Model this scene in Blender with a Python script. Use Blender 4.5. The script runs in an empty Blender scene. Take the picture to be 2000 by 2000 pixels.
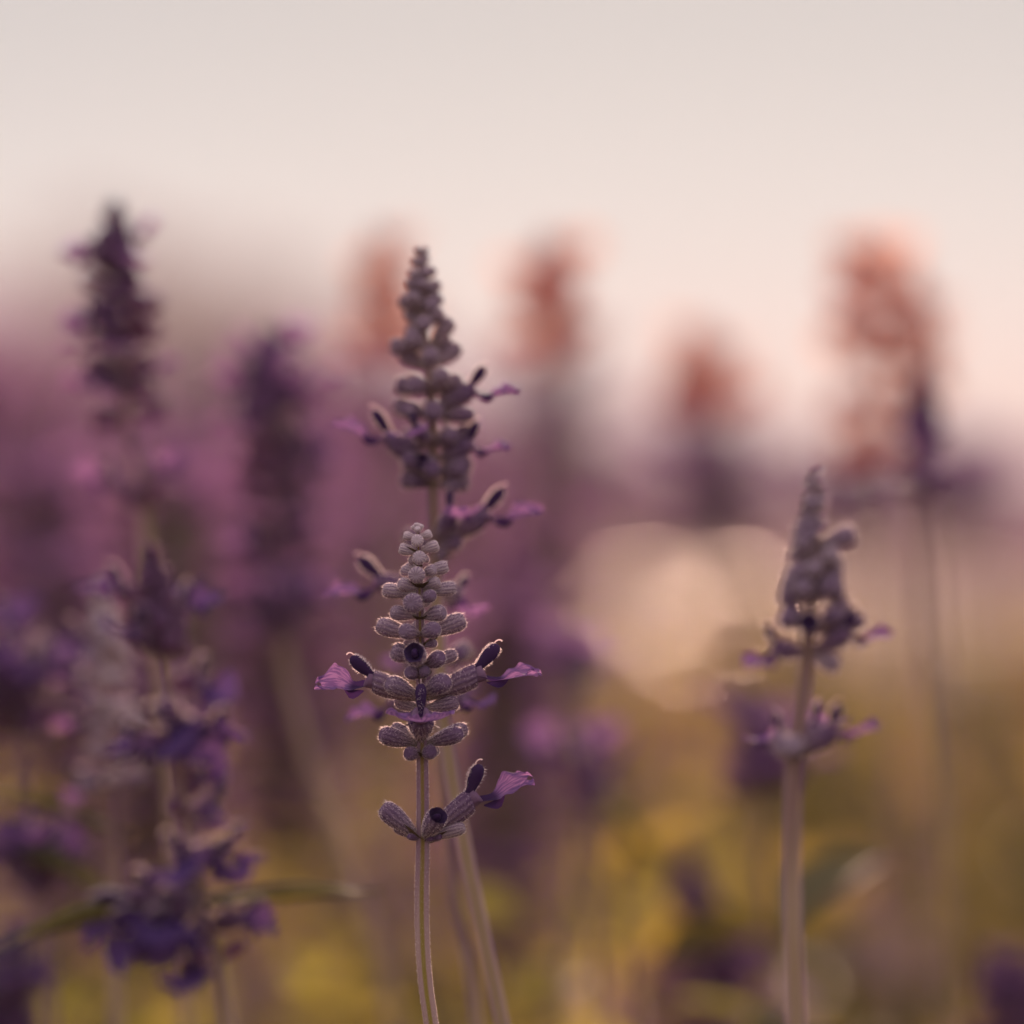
import bpy, math, random
import numpy as np
from mathutils import Vector, Matrix, Euler

S = bpy.context.scene
COL = S.collection
R = math.radians
MM = 0.001

# ------------------------------------------------------------------ camera
CAM_H = 0.45                      # lens height above the ground (m)
FOCUS = 0.85                      # distance of the sharp spike (m)
PXR = 0.18 / FOCUS / 2000         # tangent per photo pixel
cam = bpy.data.cameras.new('camera')
cam_o = bpy.data.objects.new('camera', cam)
COL.objects.link(cam_o)
cam_o.location = (0, 0, CAM_H)
cam_o.rotation_euler = (R(90), 0, 0)
cam.sensor_width = 24
cam.lens = 24 / (2000 * PXR)
cam.clip_start = 0.02
cam.clip_end = 600
cam.dof.use_dof = True
cam.dof.focus_distance = FOCUS - 0.002
cam.dof.aperture_fstop = 3.9
S.camera = cam_o

# ------------------------------------------------------------------ world and sun
SUN_EL, SUN_AZ = R(13), R(2.3)     # azimuth clockwise from the view direction
wd = bpy.data.worlds.new('World')
S.world = wd
wd.use_nodes = True
wn, wl = wd.node_tree.nodes, wd.node_tree.links
wn.clear()
w_out = wn.new('ShaderNodeOutputWorld')
w_bg = wn.new('ShaderNodeBackground')
w_bg.inputs['Strength'].default_value = 0.1
sky = wn.new('ShaderNodeTexSky')
sky.sky_type = 'NISHITA'
sky.sun_disc = False
sky.sun_elevation = SUN_EL
sky.sun_rotation = SUN_AZ
sky.dust_density = 3.0
tc = wn.new('ShaderNodeTexCoord')
sx = wn.new('ShaderNodeSeparateXYZ')
ramp = wn.new('ShaderNodeValToRGB')     # evening cloud veil, brightened overhead out of view to fill the dark subject
e = ramp.color_ramp.elements
e[0].position, e[0].color = 0.0, (0.60, 0.41, 0.36, 1)
e[1].position, e[1].color = 0.06, (0.665, 0.66, 0.655, 1)
for p, c in ((0.014, (0.68, 0.53, 0.475, 1)), (0.032, (0.715, 0.65, 0.625, 1)), (0.11, (0.52, 0.53, 0.545, 1)), (0.3, (0.82, 0.72, 0.73, 1)), (1.0, (1.22, 1.01, 1.07, 1))):
    n = e.new(p); n.color = c
veil = wn.new('ShaderNodeMix'); veil.data_type = 'RGBA'; veil.blend_type = 'MIX'
gain = wn.new('ShaderNodeMix'); gain.data_type = 'RGBA'; gain.blend_type = 'MULTIPLY'
gain.inputs[0].default_value = 1.0
gain.inputs[7].default_value = (8.35, 8.35, 8.35, 1)
veil.inputs[0].default_value = 0.990
wl.new(tc.outputs['Generated'], sx.inputs[0])
wl.new(sx.outputs['Z'], ramp.inputs[0])
wl.new(ramp.outputs[0], gain.inputs[6])
wl.new(sky.outputs[0], veil.inputs[6])
wl.new(gain.outputs[2], veil.inputs[7])
wl.new(veil.outputs[2], w_bg.inputs['Color'])
wl.new(w_bg.outputs[0], w_out.inputs[0])

sun = bpy.data.lights.new('sun', 'SUN')
sun.energy = 5.0
sun.angle = R(0.6)
sun.color = (1.0, 0.64, 0.48)
sun_o = bpy.data.objects.new('sun', sun)
COL.objects.link(sun_o)
SUNV = Vector((math.sin(SUN_AZ) * math.cos(SUN_EL), math.cos(SUN_AZ) * math.cos(SUN_EL), math.sin(SUN_EL)))
sun_o.rotation_euler = SUNV.to_track_quat('Z', 'Y').to_euler()
sun_o.location = SUNV * 50

S.view_settings.view_transform = 'Standard'
S.view_settings.look = 'None'
S.view_settings.exposure = 0.25
S.view_settings.gamma = 1.0
S.view_settings.use_curve_mapping = False
S.render.engine = 'CYCLES'
S.cycles.use_denoising = True
S.cycles.max_bounces = 8
S.cycles.diffuse_bounces = 3
S.cycles.transmission_bounces = 5
S.cycles.sample_clamp_indirect = 6

# ------------------------------------------------------------------ materials
def new_mat(name):
    m = bpy.data.materials.new(name)
    m.use_nodes = True
    m.node_tree.nodes.clear()
    return m, m.node_tree.nodes, m.node_tree.links

def leafy_out(nt, nl, col, tcol, tfac, rough=0.6, spec=0.08):
    """reflecting + letting light through"""
    out = nt.new('ShaderNodeOutputMaterial')
    p = nt.new('ShaderNodeBsdfPrincipled')
    p.inputs['Roughness'].default_value = rough
    p.inputs['Specular IOR Level'].default_value = spec
    t = nt.new('ShaderNodeBsdfTranslucent')
    mx = nt.new('ShaderNodeMixShader')
    mx.inputs[0].default_value = tfac
    for s, d in ((col, p.inputs['Base Color']), (tcol, t.inputs['Color'])):
        if isinstance(s, tuple):
            d.default_value = (*s, 1)
        else:
            nl.new(s, d)
    nl.new(p.outputs[0], mx.inputs[1]); nl.new(t.outputs[0], mx.inputs[2])
    nl.new(mx.outputs[0], out.inputs[0])
    return p

def rgbmix(nt, nl, fac, a, b, mode='MIX'):
    m = nt.new('ShaderNodeMix'); m.data_type = 'RGBA'; m.blend_type = mode
    for s, d in ((fac, m.inputs[0]), (a, m.inputs[6]), (b, m.inputs[7])):
        if isinstance(s, (int, float)):
            d.default_value = s
        elif isinstance(s, tuple):
            d.default_value = (*s, 1)
        else:
            nl.new(s, d)
    return m.outputs[2]

def math_node(nt, nl, op, a, b=None, c=None):
    m = nt.new('ShaderNodeMath'); m.operation = op
    for i, s in enumerate((a, b, c)):
        if s is None:
            continue
        if isinstance(s, (int, float)):
            m.inputs[i].default_value = s
        else:
            nl.new(s, m.inputs[i])
    return m.outputs[0]

def noise(nt, nl, scale, detail=3, vec=None):
    n = nt.new('ShaderNodeTexNoise')
    n.inputs['Scale'].default_value = scale
    n.inputs['Detail'].default_value = detail
    if vec is not None:
        nl.new(vec, n.inputs['Vector'])
    return n.outputs['Fac']

def ramp2(nt, nl, fac, p0, p1):
    r = nt.new('ShaderNodeMapRange'); r.interpolation_type = 'SMOOTHSTEP'
    r.inputs[1].default_value = p0; r.inputs[2].default_value = p1
    nl.new(fac, r.inputs[0])
    return r.outputs[0]

def calyx_material(name, rib, groove, rib2, groove2, tfac=0.18, tcol=(.5, .36, .3)):
    """woolly ribbed calyx: pale ribs, violet grooves; object colour (alpha-free red channel) shifts it to the riper tints"""
    m, nt, nl = new_mat(name)
    tcn = nt.new('ShaderNodeTexCoord')
    s = nt.new('ShaderNodeSeparateXYZ'); nl.new(tcn.outputs['Object'], s.inputs[0])
    ang = math_node(nt, nl, 'ARCTAN2', s.outputs['Y'], s.outputs['X'])
    wob = noise(nt, nl, 3.0, 2, tcn.outputs['Object'])
    ang = math_node(nt, nl, 'ADD', math_node(nt, nl, 'MULTIPLY', ang, 12.0), math_node(nt, nl, 'MULTIPLY', wob, 5.5))
    w = math_node(nt, nl, 'COSINE', ang)
    g = ramp2(nt, nl, w, -0.7, 0.7)
    oi = nt.new('ShaderNodeObjectInfo')
    sc = nt.new('ShaderNodeSeparateColor'); nl.new(oi.outputs['Color'], sc.inputs[0])
    ripe = sc.outputs[0]
    c_rib = rgbmix(nt, nl, ripe, rib, rib2)
    c_gr = rgbmix(nt, nl, ripe, groove, groove2)
    c = rgbmix(nt, nl, g, c_gr, c_rib)
    tip = ramp2(nt, nl, s.outputs['Z'], 0.1, 0.95)                       # violet deepens to the tip
    c = rgbmix(nt, nl, math_node(nt, nl, 'MULTIPLY', tip, math_node(nt, nl, 'MULTIPLY', ripe, 0.95)), c, (0.11, 0.055, 0.15))
    base = ramp2(nt, nl, s.outputs['Z'], 0.45, 0.0)
    c = rgbmix(nt, nl, math_node(nt, nl, 'MULTIPLY', base, 0.55), c, (0.24, 0.21, 0.09))   # greener at the foot
    fl = noise(nt, nl, 26.0, 3, tcn.outputs['Object'])
    c = rgbmix(nt, nl, math_node(nt, nl, 'MULTIPLY', ramp2(nt, nl, fl, 0.5, 0.75), 0.25), c, (0.52, 0.42, 0.47))  # woolly flecks
    leafy_out(nt, nl, c, tcol, tfac, 0.9, 0.05)
    return m

M_CALYX = calyx_material('woolly_calyx', (.66, .56, .585), (.40, .31, .39), (.24, .165, .235), (.05, .024, .085))
M_CALYX_PURPLE = calyx_material('violet_calyx', (.17, .10, .16), (.08, .04, .09), (.11, .06, .11), (.045, .02, .06), 0.38, (.52, .24, .38))
M_CALYX_DUSKY = calyx_material('dusky_calyx', (.44, .35, .38), (.26, .19, .25), (.31, .215, .26), (.10, .055, .11))
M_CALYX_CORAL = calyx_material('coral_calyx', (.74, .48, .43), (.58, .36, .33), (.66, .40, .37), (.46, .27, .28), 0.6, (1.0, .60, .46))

def hair_material():
    m, nt, nl = new_mat('white_hair')
    leafy_out(nt, nl, (.74, .61, .66), (1.0, .86, .85), 0.8, 0.7, 0.1)
    return m
M_HAIR = hair_material()

def stem_material(name, green, mauve, edge, purple_hi):
    m, nt, nl = new_mat(name)
    uv = nt.new('ShaderNodeUVMap')
    s = nt.new('ShaderNodeSeparateXYZ'); nl.new(uv.outputs[0], s.inputs[0])
    w = math_node(nt, nl, 'COSINE', math_node(nt, nl, 'MULTIPLY', s.outputs[0], 8 * math.pi))
    tcn = nt.new('ShaderNodeTexCoord')
    mp = nt.new('ShaderNodeMapping'); mp.inputs['Scale'].default_value = (900, 900, 60)
    nl.new(tcn.outputs['Object'], mp.inputs[0])
    nz = noise(nt, nl, 1.0, 3, mp.outputs[0])
    f = ramp2(nt, nl, math_node(nt, nl, 'ADD', w, math_node(nt, nl, 'MULTIPLY', math_node(nt, nl, 'SUBTRACT', nz, .5), .5)), 0.05, 0.75)
    low = rgbmix(nt, nl, f, mauve, green)
    hi = rgbmix(nt, nl, f, purple_hi, (green[0] * .8, green[1] * .7, green[2]))
    c = rgbmix(nt, nl, ramp2(nt, nl, s.outputs[1], 0.30, 0.20), low, hi)   # violet in the flowering part
    c = rgbmix(nt, nl, math_node(nt, nl, 'MULTIPLY', ramp2(nt, nl, nz, 0.5, 0.8), 0.4), c, edge)
    leafy_out(nt, nl, c, (.5, .36, .25), 0.15, 0.8, 0.1)
    return m
M_STEM = stem_material('square_stem', (.29, .23, .055), (.42, .29, .28), (.55, .42, .39), (.25, .15, .21))

def petal_material(name, dark, mid, light, tdark, tlight, tfac=0.45):
    m, nt, nl = new_mat(name)
    uv = nt.new('ShaderNodeUVMap')
    s = nt.new('ShaderNodeSeparateXYZ'); nl.new(uv.outputs[0], s.inputs[0])
    mp = nt.new('ShaderNodeMapping'); mp.inputs['Scale'].default_value = (26, 3.5, 1)
    nl.new(uv.outputs[0], mp.inputs[0])
    vein = noise(nt, nl, 1.0, 4, mp.outputs[0])
    along = ramp2(nt, nl, s.outputs[1], 0.3, 0.46)
    c = rgbmix(nt, nl, along, dark, mid)
    tcol = rgbmix(nt, nl, along, tdark, tlight)
    vf = math_node(nt, nl, 'MULTIPLY', ramp2(nt, nl, vein, 0.45, 0.62), along)
    c = rgbmix(nt, nl, vf, c, light)
    tcol = rgbmix(nt, nl, math_node(nt, nl, 'MULTIPLY', ramp2(nt, nl, vein, 0.54, 0.44), 0.65), tcol, tdark)
    leafy_out(nt, nl, c, tcol, tfac, 0.7, 0.08)
    return m
M_PETAL = petal_material('violet_petal', (.05, .022, .10), (.18, .095, .30), (.25, .145, .37), (.08, .03, .13), (.50, .23, .47), .52)
M_PETAL_DEEP = petal_material('deep_violet_petal', (.035, .016, .09), (.075, .04, .17), (.14, .08, .24), (.08, .03, .14), (.24, .12, .30), .35)
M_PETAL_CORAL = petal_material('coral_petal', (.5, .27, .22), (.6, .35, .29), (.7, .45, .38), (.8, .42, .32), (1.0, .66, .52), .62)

def plain_leafy(name, c1, c2, t1, t2, tfac, scale=60, rough=.6):
    m, nt, nl = new_mat(name)
    tcn = nt.new('ShaderNodeTexCoord')
    n = noise(nt, nl, scale, 3, tcn.outputs['Object'])
    f = ramp2(nt, nl, n, 0.35, 0.65)
    leafy_out(nt, nl, rgbmix(nt, nl, f, c1, c2), rgbmix(nt, nl, f, t1, t2), tfac, rough, 0.15)
    return m
M_HOOD = plain_leafy('dark_violet_hood', (.035, .014, .065), (.055, .022, .095), (.10, .03, .12), (.12, .04, .14), .2, 500)
M_INNER = plain_leafy('dark_throat', (.03, .015, .06), (.06, .03, .10), (.02, .01, .03), (.02, .01, .03), .05, 500)
M_TUBE = plain_leafy('pale_tube', (.22, .13, .24), (.28, .17, .28), (.5, .3, .4), (.5, .3, .4), .35, 500)
M_BRACT = plain_leafy('brown_bract', (.05, .03, .04), (.11, .08, .04), (.2, .12, .06), (.2, .15, .05), .3, 300)
M_LEAF = plain_leafy('sage_leaf', (.10, .08, .034), (.15, .115, .05), (.62, .45, .07), (.70, .52, .09), .46, 30)
M_LEAF_GREEN = plain_leafy('deep_sage_leaf', (.05, .05, .022), (.09, .08, .036), (.32, .25, .05), (.40, .31, .06), .14, 20)
M_BLOOM = plain_leafy('violet_bloom', (.27, .13, .30), (.36, .19, .37), (.50, .22, .44), (.58, .29, .49), .5, 300)
M_LEAF_LIT = plain_leafy('lit_sage_leaf', (.22, .19, .05), (.28, .24, .07), (.88, .70, .10), (.97, .78, .14), .55, 30)  # brighter sage leaf: sunlit yellow patches put into the colour
M_BARK = plain_leafy('bark', (.10, .07, .055), (.16, .12, .09), (0, 0, 0), (0, 0, 0), 0.0, 3)
M_TREE = plain_leafy('tree_leaf', (.20, .12, .13), (.26, .16, .17), (.42, .24, .24), (.45, .27, .27), .4, .4)
M_BUSH = plain_leafy('bush_leaf', (.24, .13, .18), (.30, .17, .22), (.50, .25, .32), (.54, .28, .34), .4, 2)
M_SOIL = plain_leafy('soil', (.12, .085, .06), (.20, .15, .10), (0, 0, 0), (0, 0, 0), 0.0, 2.5, .95)
M_PATH = plain_leafy('pale_sand', (.12, .07, .066), (.17, .103, .094), (0, 0, 0), (0, 0, 0), 0.0, 1.2, .9)

# ------------------------------------------------------------------ mesh helpers
class MB:
    def __init__(self):
        self.v, self.f, self.m, self.uv = [], [], [], []
    def add(self, v, f, mat=0, M=None, uv=None):
        o = len(self.v)
        if M is not None:
            a = np.asarray(v, float) @ np.array(M.to_3x3()).T + np.array(M.to_translation())
            v = a.tolist()
        self.v.extend(v)
        for k, q in enumerate(f):
            self.f.append([i + o for i in q])
            self.m.append(mat if not isinstance(mat, list) else mat[k])
        self.uv.extend(uv if uv is not None else [(0.5, 0.6)] * len(v))
    def merge(self, other, M, mats):
        """append another builder moved by M; mats maps its slots to ours"""
        self.add(other.v, other.f, [mats[i] for i in other.m], M, other.uv)
    def mesh(self, name, mats, smooth=True):
        me = bpy.data.meshes.new(name)
        me.from_pydata([tuple(p) for p in self.v], [], self.f)
        for m in mats:
            me.materials.append(m)
        me.polygons.foreach_set('material_index', self.m)
        me.polygons.foreach_set('use_smooth', [smooth] * len(self.f))
        ul = me.uv_layers.new(name='UVMap')
        li = np.empty(len(me.loops), np.int32)
        me.loops.foreach_get('vertex_index', li)
        ul.data.foreach_set('uv', np.asarray(self.uv, np.float32)[li].ravel())
        me.update()
        return me

def obj(name, me, parent=None, M=None):
    o = bpy.data.objects.new(name, me)
    COL.objects.link(o)
    if parent is not None:
        o.parent = parent
    if M is not None:
        o.matrix_local = M
    return o

def empty(name, loc, label, cat, group=None):
    o = bpy.data.objects.new(name, None)
    o.empty_display_size = 0.05
    COL.objects.link(o)
    o.location = loc
    o['label'] = label; o['category'] = cat
    if group:
        o['group'] = group
    return o

def grid_faces(nu, nv, wrap=True):
    f = []
    for i in range(nu - 1):
        for j in range(nv if wrap else nv - 1):
            k = (j + 1) % nv
            f.append((i * nv + j, i * nv + k, (i + 1) * nv + k, (i + 1) * nv + j))
    return f

def lathe(profile, n, ribs=0, rib_amp=0.0, squash=1.0):
    """profile: (z, r, rib strength). closed with end fans"""
    v = []
    for z, r, a in profile:
        for j in range(n):
            t = 2 * math.pi * j / n
            rr = r * (1 + rib_amp * a * math.cos(ribs * t))
            v.append((rr * math.cos(t), rr * math.sin(t) * squash, z))
    return v, grid_faces(len(profile), n)

def tri_hair(mb, p, n, L, w, mat, rng, bend=0.5):
    n = Vector(n); p = Vector(p)
    t = n.orthogonal().normalized()
    t.rotate(Matrix.Rotation(rng.uniform(0, 6.28), 3, n))
    d = Vector((rng.gauss(0, 1), rng.gauss(0, 1), rng.gauss(0, 1))) * bend * L * 0.6
    q = p + n * L + d
    mb.add([tuple(p - t * w), tuple(p + t * w), tuple(q)], [(0, 1, 2)], mat)

def px(x, y, D):
    return Vector(((x - 1000) * D * PXR, D, CAM_H - (y - 1000) * D * PXR))

# ------------------------------------------------------------------ prototypes: buds
BUD_PROFILE = [(0, .06, 0), (.04, .13, .2), (.14, .17, .6), (.30, .265, 1), (.48, .395, 1), (.64, .48, 1), (.78, .5, 1),
               (.88, .46, 1), (.95, .36, 1.6), (.985, .22, 2.6), (.985, .12, 2.5), (.97, .02, 0)]

def bud_builder(seed, hi=True, rad=1.0, bend=0.0, hairs=1500):
    rng = random.Random(seed)
    mb = MB()
    n = 60 if hi else 8
    prof = BUD_PROFILE if hi else [BUD_PROFILE[i] for i in (0, 2, 4, 6, 8, 11)]
    prof = [(z, r * rad, a) for z, r, a in prof]
    v, f = lathe(prof, n, 12, 0.032 if hi else 0)
    v = [(x + bend * z * z, y, z) for x, y, z in v]
    mb.add(v, f, 0)
    if hi:
        for _ in range(hairs):
            z = rng.random() ** 0.8 * 0.97
            for (z0, r0, _a), (z1, r1, _b) in zip(prof, prof[1:]):
                if z0 <= z <= z1:
                    k = (z - z0) / (z1 - z0)
                    r = r0 + k * (r1 - r0)
                    nz = -(r1 - r0) / (z1 - z0)
                    break
            t = rng.uniform(0, 6.283)
            nn = Vector((math.cos(t), math.sin(t), max(-.8, min(2.5, nz)))).normalized()
            tri_hair(mb, (r * math.cos(t) + bend * z * z, r * math.sin(t), z), nn, rng.uniform(.03, .085), .0075, 1, rng)
    return mb

OPEN_PROFILE = [(0, .06, 0), (.05, .13, .2), (.16, .19, .6), (.32, .31, 1), (.5, .42, 1), (.68, .49, 1), (.82, .5, 1), (.92, .48, 1.2), (.97, .45, 1.5)]
def open_bud_builder(seed):
    rng = random.Random(seed)
    mb = MB()
    n = 60
    v, f = lathe(OPEN_PROFILE, n, 12, 0.032)
    mb.add(v, f, 0)
    v, f = lathe([(.97, .45, 2), (.95, .41, 1), (.84, .36, .5), (.78, .25, 0), (.76, .01, 0)], n, 5, 0.025)
    mb.add(v, f, 2)
    # folded petal tip standing in the mouth
    v, f = lathe([(.74, .02, 0), (.76, .22, 0), (.86, .24, 0), (.95, .16, 0), (1.0, .07, 0), (1.01, .005, 0)], 24, 3, 0.12, .75)
    mb.add(v, f, 3)
    for _ in range(900):
        z = rng.uniform(.1, .95)
        for (z0, r0, _a), (z1, r1, _b) in zip(OPEN_PROFILE, OPEN_PROFILE[1:]):
            if z0 <= z <= z1:
                r = r0 + (z - z0) / (z1 - z0) * (r1 - r0)
                break
        t = rng.uniform(0, 6.283)
        tri_hair(mb, (r * math.cos(t), r * math.sin(t), z), Vector((math.cos(t), math.sin(t), .25)).normalized(), rng.uniform(.05, .1), .0095, 1, rng)
    return mb

def bud_meshes(matc, tag):
    r = []
    for k, (rad, b) in enumerate(((1, 0), (1.05, .05), (.94, -.05), (1.0, .09))):
        r.append(bud_builder(10 + k, True, rad, b, {'pale': 1500, 'dusky': 900}.get(tag, 300)).mesh('bud_' + tag, [matc, M_HAIR]))
    return r
BUDS = {'pale': bud_meshes(M_CALYX, 'pale'), 'dusky': bud_meshes(M_CALYX_DUSKY, 'dusky'), 'violet': bud_meshes(M_CALYX_PURPLE, 'violet'), 'coral': bud_meshes(M_CALYX_CORAL, 'coral')}
OPEN_BUD = open_bud_builder(31).mesh('bud_opening', [M_CALYX, M_HAIR, M_INNER, M_HOOD])

# ------------------------------------------------------------------ prototypes: flowers (mm, axis +Z, up +Y)
CALYX_PROFILE = [(0, .42, 0), (.4, .6, .3), (1.2, .8, .8), (2.6, 1.2, 1), (4.2, 1.6, 1), (5.8, 1.85, 1), (7.0, 1.9, 1), (7.8, 1.8, 1.5), (8.2, 1.55, 2), (8.1, 1.2, 1), (7.7, .9, 0)]
def calyx_builder(seed, hi=True):
    rng = random.Random(seed)
    mb = MB()
    prof = CALYX_PROFILE if hi else [CALYX_PROFILE[i] for i in (0, 3, 6, 8, 10)]
    n = 60 if hi else 8
    v, f = lathe(prof, n, 12, .035 if hi else 0)
    # the upper side reaches further than the lower
    v = [(x, y, z + (.45 * y / 1.8 if z > 5 else 0)) for x, y, z in v]
    v = [(x / 8.2, y / 8.2, z / 8.2) for x, y, z in v]
    mb.add(v, f, 0)
    v, f = lathe([(.88, .12, 0), (1.0, .15, 0), (1.08, .16, 0), (1.13, .15, 0), (1.08, .10, 0), (1.0, .03, 0)], n // 2 if hi else 6, 0, 0, 1.1)
    mb.add(v, f, 2)
    if hi:
        for _ in range(900):
            z = rng.uniform(.1, 8.1)
            for (z0, r0, _a), (z1, r1, _b) in zip(prof[:9], prof[1:9]):
                if z0 <= z <= z1:
                    r = r0 + (z - z0) / (z1 - z0) * (r1 - r0)
                    break
            t = rng.uniform(0, 6.283)
            zz = z + (.45 * r * math.sin(t) / 1.8 if z > 5 else 0)
            tri_hair(mb, (r * math.cos(t) / 8.2, r * math.sin(t) / 8.2, zz / 8.2), Vector((math.cos(t), math.sin(t), .15)).normalized(), rng.uniform(.026, .056), .0042, 1, rng)
    return mb

def upper_lip_builder(seed, hi=True, ang=26):
    """hooded upper lip; unit = calyx length"""
    rng = random.Random(seed)
    mb = MB()
    n = 20 if hi else 6
    prof = [(0, .10, 0), (.08, .085, 0), (.18, .09, 0), (.32, .125, 0), (.46, .142, 0), (.575, .12, 0), (.635, .07, 0), (.655, .01, 0)]
    if not hi:
        prof = [prof[i] for i in (0, 2, 4, 6, 7)]
    v, f = lathe(prof, n, 0, 0, 1.15)
    # slightly hooked towards the front
    v = [(x * .74, y * .86 + (.10 * z * z), z) for x, y, z in v]
    M = Matrix.Translation((0, .075, .95)) @ Matrix.Rotation(R(-ang), 4, 'X')
    mb.add(v, f, 0, M)
    if hi:
        hb = MB()
        for _ in range(280):
            z = rng.uniform(.06, .63)
            r = np.interp(z, [p[0] for p in prof], [p[1] for p in prof])
            t = rng.choice((R(90), R(90), R(90), R(270))) + rng.gauss(0, .3)
            nn = Vector((math.cos(t), math.sin(t), .2)).normalized()
            tri_hair(hb, (.74 * r * math.cos(t), .98 * r * math.sin(t) + .1 * z * z, z), nn, rng.uniform(.03, .055), .0055, 0, rng)
        mb.add(hb.v, hb.f, 1, M)
        # pale curled style at the tip
        tv, tf = tube([Vector((0, -.02 + .065 * math.sin(a) , .605 + .07 * (1 - math.cos(a)))) + Vector((0, .07, 0)) for a in np.linspace(-.3, 3.6, 10)], [.014] * 10, 6)
        mb.add(tv, tf, 1, M)
    return mb

def tube(pts, radii, n=8):
    v = []
    for i, p in enumerate(pts):
        d = (pts[min(i + 1, len(pts) - 1)] - pts[max(i - 1, 0)]).normalized()
        a = d.orthogonal().normalized(); b = d.cross(a)
        if i and (a.dot(pa) < 0.3):
            a = (pa - d * pa.dot(d)).normalized(); b = d.cross(a)
        pa = a
        for j in range(n):
            t = 2 * math.pi * j / n
            v.append(tuple(p + (a * math.cos(t) + b * math.sin(t)) * radii[i]))
    return v, grid_faces(len(pts), n)

def lower_lip_builder(seed, hi=True, droop=0.0, cup=.42):
    rng = random.Random(seed)
    mb = MB()
    nu, nv = (22, 25) if hi else (6, 5)
    ph = rng.uniform(0, 6)
    v, uv = [], []
    for i in range(nu):
        u = i / (nu - 1)
        w = np.interp(u, [0, .12, .27, .36, .5, .65, .8, .92, 1], [.15, .19, .20, .27, .49, .62, .61, .48, .32])
        for j in range(nv):
            s = -1 + 2 * j / (nv - 1)
            x = w * s
            z = .98 + u * 1.04 - .20 * u ** 6 * math.exp(-(x / .10) ** 2) - .12 * u ** 2 * abs(s) ** 2
            claw = max(0, 1 - u / .34)
            y = -.07 - .10 * math.sin(min(u / .4, 1) * 1.57) + .10 * max(0, u - .3) - droop * u * u
            y += cup * abs(x) ** 1.3 * min(1, u / .5) - .0 + claw * .5 * abs(x)
            edge = abs(s) ** 2 * max(0, (u - .3) / .7)
            y += edge * .07 * math.sin(9 * u * 2 + 5 * s + ph) + edge * .03 * math.sin(31 * u + 3 * ph) + (.05 * math.sin(14 * s + ph) * max(0, u - .75) * 4)
            v.append((x, y - .36 * (z - .98), z)); uv.append((s * .5 + .5, u))
    f = grid_faces(nu, nv, False)
    mb.add(v, f, 0, None, uv)
    # small folded side lobes under the throat
    for sgn in (-1, 1):
        pv, puv = [], []
        for i in range(6):
            u = i / 5
            for j in range(4):
                s = j / 3
                pv.append((sgn * (.14 + .22 * s * math.sin(math.pi * min(1, u + .1))), -.20 - .13 * s * math.sin(math.pi * u) - .13 * u, 1.10 + .36 * u))
                puv.append((s, .1 + .15 * s))
        ff = grid_faces(6, 4, False)
        mb.add(pv, ff, 0, None, puv)
    return mb

CALYX = {k: calyx_builder(5).mesh('flower_' + k, [m, M_HAIR, t]) for k, m, t in (('pale', M_CALYX, M_TUBE), ('dusky', M_CALYX_DUSKY, M_TUBE), ('violet', M_CALYX_PURPLE, M_TUBE), ('coral', M_CALYX_CORAL, M_PETAL_CORAL))}
UPPER = {'violet': [upper_lip_builder(3 + k, True, a).mesh('upper_lip', [M_HOOD, M_HAIR]) for k, a in enumerate((26, 34, 20))],
         'coral': [upper_lip_builder(3).mesh('upper_lip_coral', [M_PETAL_CORAL, M_HAIR])]}
LOWER = {'violet': [lower_lip_builder(4 + k, True, d, c).mesh('lower_lip', [M_PETAL]) for k, (d, c) in enumerate(((.06, .34), (.02, .30), (.10, .46)))],
         'deep': [lower_lip_builder(14 + k, True, d, c).mesh('lower_lip_deep', [M_PETAL_DEEP]) for k, (d, c) in enumerate(((.06, .5), (-.05, .38), (.14, .6)))],
         'coral': [lower_lip_builder(4).mesh('lower_lip_coral', [M_PETAL_CORAL])]}

# ------------------------------------------------------------------ prototypes: leaves (unit length along +Z, face normal +Y)
def leaf_builder(seed, hi=True, width=.15, curl=.25):
    rng = random.Random(seed)
    mb = MB()
    nu, nv = (16, 7) if hi else (5, 3)
    v, uv = [], []
    for i in range(nu):
        u = i / (nu - 1)
        w = width * (math.sin(math.pi * min(1, .06 + .94 * u ** .8)) ** .8 + .04) * (1 - .15 * u)
        for j in range(nv):
            s = -1 + 2 * j / (nv - 1)
            tooth = 1 + (.05 * (i % 2) if abs(s) == 1 and hi else 0)
            v.append((w * s * tooth, .5 * w * abs(s) - curl * u * u + (.012 * math.sin(9 * u + 3 * s)), u))
            uv.append((s * .5 + .5, u))
    mb.add(v, grid_faces(nu, nv, False), 0, None, uv)
    if hi:
        tv, tf = tube([Vector((0, -.006 - curl * u * u, u)) for u in np.linspace(-.08, .95, 8)], list(np.linspace(.016, .004, 8)), 6)
        mb.add(tv, tf, 0)
    return mb
LEAVES = [leaf_builder(k, True, w, c).mesh('leaf', [M_LEAF]) for k, (w, c) in enumerate(((.15, .2), (.12, .35), (.17, .1)))]
LEAVES_GREEN = [leaf_builder(k, True, w, c).mesh('leaf_green', [M_LEAF_GREEN]) for k, (w, c) in enumerate(((.10, .02), (.12, .2)))]
BRACT = leaf_builder(9, True, .30, -.35).mesh('bract', [M_BRACT])

def frame(origin, direction, up, sx_=1.0, sy_=1.0, sz_=1.0):
    z = direction.normalized()
    x = up.cross(z)
    if x.length < 1e-4:
        x = Vector((1, 0, 0)).cross(z)
    x.normalize()
    y = z.cross(x)
    M = Matrix(((x.x * sx_, y.x * sy_, z.x * sz_, origin.x), (x.y * sx_, y.y * sy_, z.y * sz_, origin.y), (x.z * sx_, y.z * sy_, z.z * sz_, origin.z), (0, 0, 0, 1)))
    return M

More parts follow.
